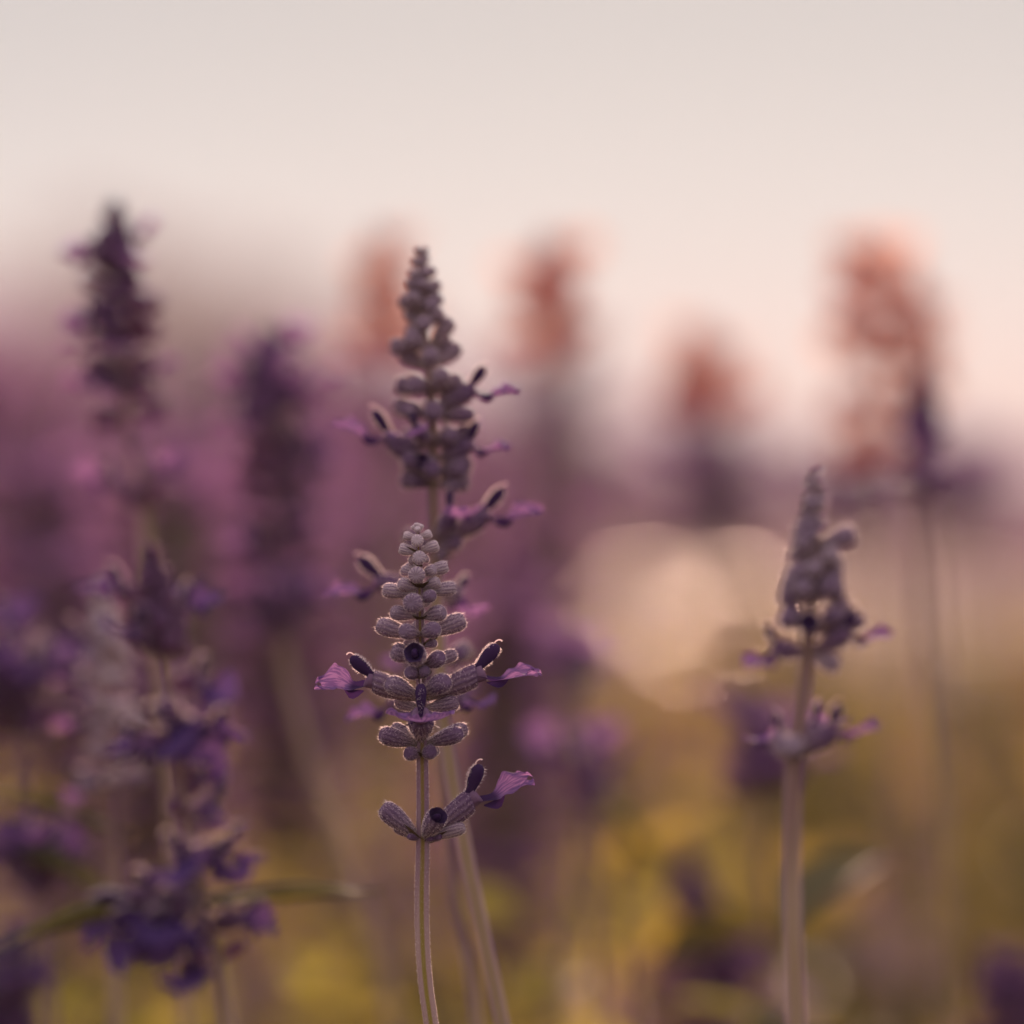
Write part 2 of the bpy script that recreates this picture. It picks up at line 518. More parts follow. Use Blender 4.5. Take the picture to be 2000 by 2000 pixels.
# ------------------------------------------------------------------ a salvia plant whose spike is given by its stem line
class Plant:
    def __init__(self, name, label, path, cat='flower', group=None, kind='violet', seed=1, tip_r=.4, foot_r=1.35, fuzz=0, foot_lean=0.02):
        """path: world points from the tip downwards; it is carried on to the ground"""
        self.rng = random.Random(seed)
        self.kind = kind
        p = [Vector(q) for q in path]
        d = (p[-1] - p[-2]).normalized()
        last = p[-1]
        foot = last + Vector((d.x * .25 * last.z + foot_lean * .3, d.y * .2 * last.z, 0)); foot.z = 0
        m1 = last.lerp(foot, .35) + Vector((d.x * .1 * last.z, 0, 0)); m2 = last.lerp(foot, .7) + Vector((d.x * .06 * last.z, 0, 0))
        self.given = len(p)
        p += [m1, m2, foot]
        self.p = self.smooth(p)
        self.cum = [0]
        for a, b in zip(self.p, self.p[1:]):
            self.cum.append(self.cum[-1] + (b - a).length)
        self.base = Vector((foot.x, foot.y, 0))
        self.root = empty(name, self.base, label, cat, group)
        self.stem(tip_r * MM, foot_r * MM, fuzz)
    def smooth(self, p):
        out = []
        for i in range(len(p) - 1):
            a, b, c, d = p[max(i - 1, 0)], p[i], p[i + 1], p[min(i + 2, len(p) - 1)]
            for k in range(8):
                t = k / 8
                out.append(.5 * ((2 * b) + (c - a) * t + (2 * a - 5 * b + 4 * c - d) * t * t + (3 * b - a - 3 * c + d) * t ** 3))
        out.append(p[-1].copy())
        return out
    def at(self, s):
        """point and upward direction at arc length s below the tip"""
        for i in range(len(self.cum) - 1):
            if s <= self.cum[i + 1]:
                k = (s - self.cum[i]) / max(1e-9, self.cum[i + 1] - self.cum[i])
                return self.p[i].lerp(self.p[i + 1], k), (self.p[i] - self.p[i + 1]).normalized()
        return self.p[-1].copy(), (self.p[-2] - self.p[-1]).normalized()
    def at_z(self, z):
        for i in range(len(self.p) - 1):
            if self.p[i + 1].z <= z:
                k = (self.p[i].z - z) / max(1e-9, self.p[i].z - self.p[i + 1].z)
                return self.p[i].lerp(self.p[i + 1], max(0, k)), self.cum[i] + k * (self.cum[i + 1] - self.cum[i])
        return self.p[-1].copy(), self.cum[-1]
    def stem(self, r0, r1, fuzz):
        mb = MB()
        n = 24
        L = self.cum[-1]
        self.rad = lambda s: r0 + (r1 - r0) * min(1, s / .065) ** .75
        steps = 90
        v, uv = [], []
        fz = MB()
        for i in range(steps + 1):
            s = L * (i / steps) ** 1.6
            p, d = self.at(s)
            a = (Vector((1, 0, 0)) - d * d.x).normalized(); b = d.cross(a)
            for j in range(n + 1):
                t = 2 * math.pi * j / n
                r = self.rad(s) * (1 - .13 * math.cos(4 * t))
                v.append(tuple(p - self.base + (a * math.cos(t) + b * math.sin(t)) * r)); uv.append((j / n, s / .25))
        f = grid_faces(steps + 1, n + 1, False)
        mb.add(v, f, 0, None, uv)
        for _ in range(fuzz):
            s = self.rng.uniform(0.002, .125)
            p, d = self.at(s)
            a = (Vector((1, 0, 0)) - d * d.x).normalized(); b = d.cross(a)
            t = self.rng.uniform(0, 6.283)
            r = self.rad(s) * (1 - .13 * math.cos(4 * t))
            nn = (a * math.cos(t) + b * math.sin(t)).normalized()
            tri_hair(mb, p - self.base + nn * r * .98, nn, self.rng.uniform(.12, .30) * MM, .02 * MM, 1, self.rng, .6)
        self.stem_o = obj('stem', mb.mesh('stem', [M_STEM, M_HAIR]), self.root)
    def put(self, name, me, M, ripe=0.5):
        o = obj(name, me, self.root, Matrix.Translation(-self.base) @ M)
        o.color = (ripe, ripe, ripe, 1)
        return o
    def bud(self, base, tip, width, ripe=.5, opening=False):
        d = tip - base
        me = OPEN_BUD if opening else self.rng.choice(BUDS[self.kind])
        roll = Matrix.Rotation(self.rng.uniform(0, 6.28), 4, 'Z')
        M = frame(base, d, Vector((0, 0, 1)), width, width, d.length) @ roll
        return self.put('bud', me, M, ripe)
    def flower(self, base, mouth, up=Vector((0, 0, 1)), ripe=.8, size=None, variant=None, deep=False):
        d = mouth - base
        Ls = d.length if size is None else size
        ck = self.kind if self.kind != 'pale' else 'dusky'
        pk = 'coral' if self.kind == 'coral' else 'violet'
        if deep:
            pk = 'deep'
        o = self.put('flower', CALYX[ck], frame(base, d, up, Ls, Ls, d.length), ripe)
        k = self.rng.randrange(3) if variant is None else variant
        for nm, lst in (('upper_lip', UPPER.get(pk, UPPER['violet'])), ('lower_lip', LOWER[pk])):
            c = obj(nm, lst[k % len(lst)], o)
            c.color = o.color
        return o
    def bract(self, base, tip, up=Vector((0, 0, 1))):
        d = tip - base
        return self.put('bract', BRACT, frame(base, d, up, d.length, d.length, d.length))
    def leaf(self, base, tip, up=Vector((0, 0, 1)), green=False, wide=1.0, k=None):
        d = tip - base
        lst = LEAVES_GREEN if green else LEAVES
        return self.put('leaf', lst[k if k is not None else self.rng.randrange(len(lst))], frame(base, d, up, d.length * wide, d.length, d.length))
    def foot_leaves(self, n=3, z0=.05, z1=.22):
        rng = self.rng
        for i in range(n):
            z = z0 + (z1 - z0) * (i + .5) / n
            p, s = self.at_z(z)
            a = rng.uniform(0, 6.28)
            for k in (0, math.pi):
                d = Vector((math.cos(a + k), math.sin(a + k), rng.uniform(.2, .7)))
                self.leaf(p, p + d.normalized() * rng.uniform(.05, .075), green=rng.random() < .4)
    def spike(self, s0, s1, size=1.0, flower_from=.022, flower_prob=.25, ripe=(.1, .9), skip=(), gap=1.0, n=6, fsize=6.5, deep=False):
        """whorls of buds from the tip down, spacing and size growing"""
        rng = self.rng
        s = s0
        k = 0
        while s < s1:
            t = max(0.0, (s - s0) / MM)
            Lb = min(1.5 + .25 * t, 6.8) * size * MM
            wb = Lb * max(.50, .78 - .012 * t)
            p, d = self.at(s)
            fr = min(1, t / 45)
            if not any(a <= s <= b for a, b in skip):
                a0 = (k % 2) * math.pi / n + rng.uniform(-.12, .12)
                for j in range(n):
                    a = a0 + 2 * math.pi * j / n + rng.uniform(-.15, .15)
                    el = R(max(14, 55 - 1.6 * t)) + rng.uniform(-.28, .28)
                    h = Vector((math.cos(a), math.sin(a), 0))
                    h = (h - d * h.dot(d)).normalized()
                    dr = h * math.cos(el) + d * math.sin(el)
                    rp = ripe[0] + (ripe[1] - ripe[0]) * fr + rng.uniform(-.15, .15)
                    if s - s0 > flower_from and rng.random() < flower_prob:
                        q = p + (dr + d * .25).normalized() * fsize * size * MM
                        self.flower(p, q, UPZ + Vector((rng.uniform(-.5, .5), rng.uniform(-.5, .5), 0)), ripe=rp, deep=deep)
                    elif rng.random() < .88:
                        q = p + dr * (Lb * rng.uniform(.7, 1.15) + self.rad(s))
                        self.bud(p + h * self.rad(s) * .3, q, wb * rng.uniform(.9, 1.08), rp)
            s += min(1.5 + .065 * t, 6.5) * size * gap * MM
            k += 1

# ------------------------------------------------------------------ 1. the sharp spike
D0 = FOCUS
def P3(x, y, toward=0.0, D=D0):
    """world point behind photo pixel x, y, 'toward' mm nearer to the lens than depth D"""
    return px(x, y, D - toward * MM)

front = Plant('salvia_plant', 'sharply focused salvia with short woolly grey bud spike and open violet flowers', [
    P3(816, 1036), P3(819, 1130), P3(821, 1260), P3(824, 1400), P3(825, 1500), P3(826, 1640), P3(824, 1740), P3(825, 1830), P3(831, 1920), P3(843, 2005), P3(858, 2110), P3(874, 2260), P3(884, 2450)],
    kind='pale', seed=7, tip_r=.45, foot_r=1.36, fuzz=15000)
# base x, y, tip x, y, width px, toward mm, ripeness
FRONT_BUDS = [
    (816, 1040, 806, 1026, 11, .2, 0), (816, 1040, 813, 1021, 12, .3, 0), (817, 1040, 823, 1024, 12, .3, 0), (816, 1042, 815, 1030, 14, 1.2, 0), (816, 1040, 818, 1022, 11, -.5, 0),
    (817, 1052, 788, 1044, 19, .3, .02), (818, 1050, 843, 1041, 20, .3, .02), (818, 1060, 814, 1054, 26, 2.4, .05), (818, 1056, 816, 1046, 22, -1.2, .05),
    (818, 1080, 779, 1071, 26, .2, .12), (819, 1076, 857, 1064, 27, .2, .12), (818, 1074, 805, 1068, 18, -1.8, .1), (819, 1078, 834, 1072, 20, -1.5, .1),
    (819, 1096, 817, 1087, 29, 3.2, .15), (819, 1096, 800, 1090, 20, -1.0, .15), (820, 1096, 836, 1088, 20, -.8, .15),
    (820, 1120, 784, 1112, 24, -1.2, .22), (820, 1120, 812, 1124, 35, 4.2, .25), (820, 1120, 876, 1106, 30, -.4, .22), (821, 1122, 850, 1111, 25, 2.0, .25), (820, 1118, 793, 1106, 22, -2.2, .2),
    (820, 1160, 746, 1151, 34, .3, .28), (820, 1150, 779, 1138, 27, 2.2, .25), (821, 1156, 892, 1149, 33, -.2, .28), (821, 1148, 858, 1134, 27, 1.8, .25), (821, 1152, 812, 1142, 26, -3.5, .3),
    (821, 1180, 802, 1177, 42, 5.0, .45), (821, 1172, 788, 1164, 26, -2.4, .4), (822, 1174, 844, 1162, 27, 4.0, .55), (821, 1180, 832, 1170, 30, -4, .4),
    (821, 1206, 763, 1193, 33, 1.4, .4), (822, 1206, 869, 1194, 37, 2.6, .42), (822, 1200, 818, 1194, 28, -4.5, .4),
    (821, 1246, 735, 1217, 40, .4, .42), (821, 1240, 787, 1232, 36, 4.6, .5), (822, 1244, 909, 1207, 40, -.6, .42), (822, 1240, 851, 1227, 37, 4.8, .55), (822, 1238, 815, 1222, 30, -5, .4),
    (822, 1262, 852, 1254, 18, 1.8, .5), (822, 1266, 792, 1256, 26, -2.2, .45),
    (822, 1290, 764, 1269, 40, 1.2, .5), (823, 1302, 893, 1277, 30, -1.4, .45), (823, 1304, 866, 1283, 35, 3.8, .65),
    (823, 1322, 798, 1309, 30, 3.6, .6), (823, 1322, 830, 1308, 27, 4.0, .6),
    (823, 1362, 755, 1331, 41, 4.2, .5), (824, 1356, 871, 1328, 42, 5.0, .62), (824, 1384, 895, 1371, 37, 1.6, .5), (823, 1388, 776, 1366, 34, -2.6, .4),
    (823, 1456, 741, 1434, 38, 2.6, .65), (823, 1452, 764, 1420, 34, -1.6, .45), (824, 1456, 903, 1431, 36, 2.6, .7), (824, 1452, 914, 1422, 34, -1.4, .5),
    (824, 1474, 793, 1470, 33, 2.6, .68), (825, 1474, 845, 1468, 30, 3.0, .68), (825, 1474, 856, 1462, 26, -1.2, .4), (824, 1472, 800, 1462, 26, -2.4, .5),
    (826, 1640, 744, 1576, 42, 1.0, .6), (826, 1640, 909, 1616, 31, 1.6, .28), (826, 1640, 772, 1612, 26, -2.2, .6),
    (826, 1640, 797, 1632, 15, 2.0, .8), (827, 1641, 845, 1638, 13, 2.4, .85), (827, 1641, 862, 1634, 16, 2.2, .85), (826, 1638, 880, 1590, 28, -4.0, .5),
]
for xb, yb, xt, yt, w, tw, rp in FRONT_BUDS:
    front.bud(P3(xb, yb), P3(xt, yt, tw), w * .083 * MM, min(1, rp * 1.2))
front.bud(P3(822, 1292), P3(808, 1274, 6.2), 43 * .09 * MM, .55, True)
front.bud(P3(826, 1638), P3(857, 1591, 6.0), 41 * .09 * MM, .75, True)
UPZ = Vector((0, 0, 1))
front.flower(P3(826, 1366), P3(728, 1330, 1.0), UPZ + Vector((.1, -.38, 0)), .55, 8.6 * MM, 2)
front.flower(P3(824, 1366), P3(932, 1318, .6), UPZ + Vector((0, -.10, 0)), .7, 8.6 * MM, 0)
front.flower(P3(827, 1640), P3(921, 1562, .4), UPZ + Vector((0, -.26, 0)), .75, 8.8 * MM, 1)
front.flower(P3(823, 1446), P3(822, 1400, 5.6), UPZ, .7, 9.8 * MM, 1)
for xb, yb, xt, yt, tw in ((822, 1108, 808, 1108, 2.2), (820, 1150, 802, 1147, 2.4), (820, 1150, 838, 1147, 2.4), (821, 1212, 806, 1211, 2.0), (821, 1212, 834, 1211, 2.0),
                           (822, 1270, 868, 1252, 1.6), (823, 1328, 806, 1326, 3.2), (823, 1328, 842, 1322, 3.2), (824, 1482, 802, 1478, 3.0), (824, 1482, 848, 1478, 3.0),
                           (826, 1646, 756, 1618, .8), (827, 1648, 900, 1640, 1.2), (821, 1172, 858, 1172, 1.5), (820, 1082, 786, 1078, .8)):
    front.bract(P3(xb, yb), P3(xt, yt, tw))
front.foot_leaves(4)

# ------------------------------------------------------------------ 2. the taller spike close behind it
D1 = 0.90
def on(D):
    return lambda x, y, toward=0.0: px(x, y, D - toward * MM)
q = on(D1)
second = Plant('salvia_plant', 'taller slightly soft salvia spike rising directly behind the sharp one', [
    q(822, 502), q(826, 620), q(840, 740), q(846, 850), q(846, 960), q(850, 1080), q(856, 1250), q(868, 1420), q(905, 1640), q(945, 1830), q(985, 2020), q(1020, 2200), q(1050, 2400)],
    kind='dusky', seed=21, tip_r=.45, foot_r=1.45, fuzz=2500)
second.spike(.000, .0455, size=1.05, flower_from=.018, flower_prob=.07, ripe=(.1, .9), n=6, gap=1.42)
for xb, yb, xt, yt, w, tw, rp, op in (
        (848, 950, 800, 935, 34, 1, .9, False), (848, 905, 822, 900, 36, 5.5, .95, True), (848, 915, 920, 905, 40, 2, .7, False), (848, 945, 918, 942, 34, 1, .5, False), (848, 945, 895, 950, 26, 3, .6, False),
        (848, 945, 780, 938, 34, -2, .7, False), (848, 870, 890, 855, 34, 3, .8, False), (849, 1065, 790, 1040, 34, 1, .9, False), (850, 1065, 800, 1058, 30, 4, .9, False),
        (850, 1070, 900, 1058, 32, 3, .8, False), (850, 1060, 880, 1020, 36, 4, .9, False), (850, 1070, 870, 1090, 30, 2, .5, False), (857, 1300, 920, 1262, 38, -1, .3, False), (858, 1300, 905, 1270, 34, 3, .9, False)):
    second.bud(q(xb, yb), q(xt, yt, tw), w * .0945 * MM, rp, op)
for xb, yb, xm, ym, tw, s, v in ((842, 800, 920, 763, 1, 7.6, 0), (846, 925, 760, 858, 1, 7.8, 2), (846, 900, 915, 870, 2, 7.2, 1), (849, 1065, 945, 1010, 1, 8.6, 2), (850, 1060, 880, 1010, 5, 7.6, 1),
                                 (853, 1160, 745, 1140, 0, 8.8, 1), (853, 1160, 890, 1160, -5, 8, 0), (860, 1385, 770, 1372, 0, 8.8, 0), (860, 1385, 900, 1362, 3, 8.4, 1), (860, 1388, 860, 1360, -7, 8, 2)):
    second.flower(q(xb, yb), q(xm, ym, tw), UPZ + Vector((0, -.15, 0)), .9, s * MM, v)
for xb, yb, xt, yt, tw in ((848, 952, 820, 955, 2), (848, 952, 880, 955, 2), (856, 1090, 890, 1096, 2)):
    second.bract(q(xb, yb), q(xt, yt, tw))
second.foot_leaves(4)

# ------------------------------------------------------------------ 3. the spike at the right, nearer than the focus
D2 = 0.785
q = on(D2)
right = Plant('salvia_plant', 'soft grey-violet salvia spike alone on a thick pale stem at the right', [
    q(1592, 930), q(1588, 1050), q(1582, 1200), q(1572, 1330), q(1556, 1450), q(1548, 1560), q(1546, 1700), q(1549, 1850), q(1556, 2030), q(1562, 2250)],
    kind='pale', seed=33, tip_r=.5, foot_r=1.65, fuzz=1500, foot_lean=0)
right.spike(.0006, .0275, size=.92, flower_from=1, ripe=(.35, .9), n=6, gap=1.35)
for xb, yb, xt, yt, w, tw, rp, op in ((1586, 1070, 1672, 1040, 44, 1, .6, False), (1584, 1100, 1648, 1098, 40, 1, .3, False), (1584, 1150, 1530, 1132, 44, 1, .5, False), (1582, 1160, 1650, 1148, 44, 1, .8, False),
                                      (1580, 1210, 1530, 1188, 38, 1, .9, False), (1580, 1215, 1580, 1215, 44, 6, .95, True), (1580, 1240, 1690, 1205, 40, 0, .8, False), (1578, 1280, 1640, 1302, 38, 1, .4, False),
                                      (1560, 1470, 1520, 1455, 44, 2, .6, False), (1560, 1470, 1545, 1452, 44, 4, .4, False), (1560, 1470, 1512, 1440, 40, -2, .8, False)):
    right.bud(q(xb, yb), q(xt, yt, tw), w * .083 * MM, rp, op)
for xb, yb, xm, ym, tw, s, v in ((1578, 1275, 1520, 1268, 2, 7.4, 1), (1578, 1280, 1650, 1240, 2, 7.4, 0), (1560, 1478, 1625, 1430, 3, 7.6, 0), (1560, 1470, 1590, 1420, -4, 7.2, 2), (1560, 1474, 1520, 1440, -3, 7, 1)):
    right.flower(q(xb, yb), q(xm, ym, tw), UPZ + Vector((0, -.15, 0)), .9, s * MM, v)
right.bract(q(1556, 1482), q(1536, 1492, 3)); right.bract(q(1556, 1482), q(1575, 1490, 3))
right.foot_leaves(4)

# ------------------------------------------------------------------ 4. blurred plants one can tell apart
def blurred(label, D, line, spikes, kind='violet', seed=1, foot_r=1.3, name='salvia_plant', foot=3, lean=0.02, **kw):
    qq = on(D)
    pl = Plant(name, label, [qq(x, y) for x, y in line], kind=kind, seed=seed, foot_r=foot_r, foot_lean=lean, **kw)
    for sp in spikes:
        y0, y1, opt = sp
        s0 = pl.at_z(qq(0, y0).z)[1]; s1 = pl.at_z(qq(0, y1).z)[1]
        pl.spike(s0, s1, **opt)
    pl.foot_leaves(foot)
    return pl

tall_left = blurred('tallest blurred dark violet spike near the left edge, its thin tip against the sky', 1.02,
    [(222, 405), (228, 560), (236, 700), (252, 850), (280, 1000), (300, 1200), (330, 1500), (350, 1800)],
    [(405, 860, dict(size=1.2, gap=1.1, fsize=5.5, flower_from=.010, flower_prob=.30, ripe=(.6, 1), n=6)), (870, 1060, dict(size=1.3, flower_from=0, flower_prob=.4, ripe=(1, 1), gap=7, n=5))], seed=41)
mid_left = blurred('blurred dark purple spike between the tall left spike and the central pair', 1.10,
    [(520, 650), (530, 800), (540, 950), (545, 1100), (560, 1300), (610, 1500), (680, 1700), (760, 1950)],
    [(655, 1110, dict(size=1.3, gap=1.1, flower_from=.006, fsize=6, flower_prob=.32, ripe=(.8, 1), n=6)), (1215, 1260, dict(size=1.4, flower_from=0, flower_prob=.7, ripe=(1, 1)))], seed=42)
qq = on(1.10)
mid_left.flower(qq(535, 800), qq(590, 745), UPZ, 1, 10 * MM); mid_left.flower(qq(545, 1240), qq(500, 1225, 3), UPZ, 1, 9 * MM)

low_left = blurred('blurred deep violet plant at lower left, with spaced flower whorls and dark narrow leaves', .765,
    [(292, 1075), (312, 1250), (338, 1420), (362, 1600), (385, 1740), (412, 1850), (450, 2010)],
    [(1085, 1310, dict(size=1.05, deep=True, flower_from=.008, flower_prob=.22, ripe=(.5, .9), n=6))], seed=43)
qq = on(.765)
for xb, yb, xm, ym, tw, s, v in ((325, 1340, 385, 1330, 2, 8.5, 0), (328, 1360, 330, 1400, 6, 8.5, 1), (330, 1400, 370, 1420, 3, 8, 2), (362, 1560, 390, 1520, 2, 6, 0), (362, 1590, 410, 1580, 4, 7.5, 1),
                                 (368, 1650, 350, 1660, 6, 8, 2), (370, 1660, 420, 1670, 3, 8, 0), (380, 1720, 300, 1740, 3, 8.5, 1), (380, 1735, 290, 1790, 4, 8.5, 2), (382, 1740, 340, 1770, 6, 8.5, 0), (380, 1725, 260, 1760, 0, 8.5, 2), (384, 1750, 330, 1800, 5, 8.5, 1), (408, 1850, 380, 1870, 5, 8, 0)):
    low_left.flower(qq(xb, yb), qq(xm, ym, tw), UPZ + Vector((low_left.rng.uniform(-.7, .7), low_left.rng.uniform(-.9, .5), 0)), 1, s * MM * 1.08, v, True)
for xb, yb, xt, yt, w, tw in ((362, 1560, 385, 1480, 34, 0), (362, 1580, 425, 1560, 36, 2), (362, 1590, 330, 1570, 36, 2), (408, 1880, 350, 1890, 40, 2), (408, 1885, 380, 1910, 36, 4), (412, 1890, 480, 1840, 30, 0), (340, 1470, 300, 1450, 40, 2), (340, 1480, 370, 1460, 40, 2)):
    low_left.bud(qq(xb, yb), qq(xt, yt, tw), w * .081 * MM, 1)
for k in range(9):
    y = low_left.rng.choice((1440, 1500, 1610, 1680, 1800)) + low_left.rng.uniform(-25, 25)
    bp, _s = low_left.at_z(qq(0, y).z)
    a = low_left.rng.uniform(0, 6.28)
    low_left.flower(bp, bp + Vector((math.cos(a), math.sin(a) * .8 - .2, low_left.rng.uniform(-.1, .6))).normalized() * 6 * MM, UPZ + Vector((low_left.rng.uniform(-.7, .7), low_left.rng.uniform(-.9, .5), 0)), 1, 6.6 * MM, None, True)
low_left.leaf(qq(385, 1765), qq(745, 1735, -2), UPZ + Vector((0, -.16, 0)), True, 1.2, 0)
low_left.leaf(qq(385, 1765), qq(-60, 1790, 6), UPZ + Vector((0, -.06, 0)), True, .9, 1)

pale_left = blurred('blurred pale woolly plant with whitish buds, behind the violet one at lower left', .99,
    [(200, 1135), (208, 1280), (214, 1420), (220, 1560), (224, 1750), (228, 2010)],
    [(1145, 1545, dict(size=1.0, flower_from=.012, flower_prob=.2, ripe=(0.05, .5), n=6, gap=1.5))], kind='pale', seed=44)
qq = on(.99)
pale_left.flower(qq(210, 1240), qq(160, 1245, 2), UPZ, .6, 8 * MM, 1); pale_left.flower(qq(216, 1500), qq(170, 1520, 3), UPZ, .8, 8 * MM, 0)
pale_left.leaf(qq(226, 1760), qq(-40, 1590, -4), UPZ + Vector((0, -.3, 0)), True, .9, 1)
pale_left.leaf(qq(224, 1620), qq(-60, 1530, -12), UPZ + Vector((0, -.15, 0)), True, .9, 0)

edge_left = blurred('blurred blue-violet flower cluster cut by the left edge', 1.03,
    [(18, 1290), (30, 1400), (44, 1520), (60, 1700), (70, 2010)],
    [(1300, 1480, dict(size=1.7, deep=True, flower_from=.002, flower_prob=.45, ripe=(1, 1), n=6)), (1710, 1760, dict(size=1.4, flower_from=0, flower_prob=.8, ripe=(1, 1), gap=2))], seed=45)
blurred('small blurred violet spike crossing the lower left corner', 1.0, [(80, 1690), (92, 1780), (100, 1880), (104, 2030)],
    [(1695, 1760, dict(size=1.2, deep=True, flower_from=.001, flower_prob=.5, ripe=(1, 1)))], seed=46)
blurred('blurred violet bloom at the very bottom left corner', 1.03, [(8, 1925), (15, 1975), (20, 2040)],
    [(1930, 2040, dict(size=1.3, deep=True, flower_from=0.0, flower_prob=.4, ripe=(1, 1)))], seed=47)

second_stem = blurred('thin blurred stem standing in the gap between the two central stems', .945, [(842, 1300), (856, 1480), (880, 1700), (905, 1850), (935, 2030)],
    [(1305, 1400, dict(size=.9, flower_from=.003, flower_prob=.2, ripe=(.6, 1)))], seed=48, foot_r=1.2)

orange = 'coral lit spike'
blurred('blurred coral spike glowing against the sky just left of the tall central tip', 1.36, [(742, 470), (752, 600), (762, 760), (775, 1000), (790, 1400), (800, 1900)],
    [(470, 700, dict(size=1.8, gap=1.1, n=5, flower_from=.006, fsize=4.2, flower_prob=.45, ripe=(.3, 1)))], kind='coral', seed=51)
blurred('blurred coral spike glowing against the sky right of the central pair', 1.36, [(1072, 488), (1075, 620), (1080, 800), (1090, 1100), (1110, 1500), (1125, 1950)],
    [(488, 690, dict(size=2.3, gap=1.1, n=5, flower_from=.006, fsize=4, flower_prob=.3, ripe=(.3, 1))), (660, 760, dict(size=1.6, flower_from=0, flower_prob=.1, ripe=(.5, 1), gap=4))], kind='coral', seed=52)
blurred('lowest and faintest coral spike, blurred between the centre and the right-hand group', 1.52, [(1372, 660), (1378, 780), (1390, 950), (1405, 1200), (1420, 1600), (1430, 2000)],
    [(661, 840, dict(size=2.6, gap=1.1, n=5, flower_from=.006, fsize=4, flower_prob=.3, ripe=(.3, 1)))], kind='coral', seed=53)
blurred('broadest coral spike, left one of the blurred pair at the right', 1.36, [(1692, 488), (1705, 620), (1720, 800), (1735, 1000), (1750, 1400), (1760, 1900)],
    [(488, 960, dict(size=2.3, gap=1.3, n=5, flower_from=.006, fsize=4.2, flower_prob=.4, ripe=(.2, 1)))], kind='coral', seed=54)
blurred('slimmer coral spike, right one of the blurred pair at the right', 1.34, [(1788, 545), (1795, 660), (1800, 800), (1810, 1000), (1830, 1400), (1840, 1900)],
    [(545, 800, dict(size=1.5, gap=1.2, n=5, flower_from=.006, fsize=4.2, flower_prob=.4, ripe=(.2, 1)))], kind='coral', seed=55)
blurred('slender dark spike standing in front of the blurred coral pair at the right', 1.13, [(1800, 720), (1802, 800), (1792, 900), (1790, 1000), (1800, 1200), (1830, 1600), (1850, 2000)],
    [(725, 880, dict(size=1.05, flower_from=1, ripe=(.9, 1), n=6, gap=1.0)), (880, 990, dict(size=1.1, flower_from=0, flower_prob=.25, ripe=(1, 1), n=5, gap=3))], seed=56)

blurred('blurred mauve spike fading out beneath the coral spike right of the central pair', 2.1, [(1085, 700), (1090, 800), (1098, 950), (1110, 1200), (1120, 1900)],
    [(705, 960, dict(size=2.6, gap=1.2, flower_from=.004, flower_prob=.35, ripe=(.6, 1)))], seed=71, kind='dusky')
blurred('blurred dark mauve spike directly below the lowest coral spike', 2.0, [(1392, 850), (1398, 950), (1404, 1050), (1415, 1250), (1440, 1900)],
    [(855, 1080, dict(size=2.6, gap=1.2, flower_from=.004, flower_prob=.355, ripe=(.8, 1)))], seed=72, kind='dusky')
blurred('blurred mauve spike under the broadest coral spike, above the right-hand spike tip', 2.0, [(1650, 905), (1655, 1000), (1662, 1100), (1680, 1300), (1700, 1900)],
    [(910, 1060, dict(size=2.4, gap=1.2, flower_from=.004, flower_prob=.4, ripe=(.8, 1)))], seed=73, kind='dusky')
blurred('blurred mauve spike by the right edge, below the slimmer coral spike', 1.9, [(1880, 930), (1884, 1020), (1890, 1120), (1900, 1300), (1915, 1900)],
    [(935, 1050, dict(size=2.3, gap=1.2, flower_from=.004, flower_prob=.4, ripe=(.8, 1)))], seed=74, kind='dusky')
blurred('blurred purple spike low between the central stems and the right-hand stem', 1.2, [(1340, 1660), (1352, 1760), (1378, 1870), (1400, 2030)],
    [(1665, 2000, dict(size=1.4, deep=True, flower_from=.022, flower_prob=.2, ripe=(1, 1)))], seed=61)
blurred('blurred purple spike half hidden behind the right-hand stem', 1.16, [(1480, 1370), (1485, 1460), (1490, 1560), (1500, 1750), (1520, 2030)],
    [(1375, 1560, dict(size=1.5, flower_from=.006, flower_prob=.2, ripe=(1, 1)))], seed=62)
blurred('small blurred violet tuft above the yellow leaves right of the central stems', 1.10, [(1152, 1535), (1150, 1590), (1160, 1700), (1175, 2030)],
    [(1538, 1590, dict(size=1.7, flower_from=.001, flower_prob=.3, ripe=(1, 1)))], seed=63)
blurred('faint lilac blurred spike right of the lowest sharp flower', 1.14, [(1128, 1310), (1125, 1380), (1118, 1500), (1110, 1700), (1100, 2030)],
    [(1315, 1370, dict(size=1.4, flower_from=.001, flower_prob=.5, ripe=(.4, .6)))], seed=64, kind='pale')
blurred('dark out of focus seed spike in the lower right corner', .66, [(1990, 1880), (1975, 1960), (1970, 2060)],
    [(1885, 2060, dict(size=1.0, flower_from=1, ripe=(1, 1)))], seed=65)
lp = blurred('blurred leafy shoot with broad pale backlit leaves, right of the central stems', 1.22, [(1200, 1660), (1210, 1760), (1215, 1900), (1220, 2040)], [], seed=66)
qq = on(1.22)
for xt, yt, tw, k in ((1400, 1575, -4, 2), (1225, 1590, 2, 0), (1110, 1650, 0, 2), (1290, 1660, 6, 1), (1140, 1870, 6, 2), (1290, 1850, -6, 0)):
    lp.leaf(qq(1208, 1700 if yt < 1710 else 1860), qq(xt, yt, tw), UPZ + Vector((0, -.6, 0)), False, .85, k)

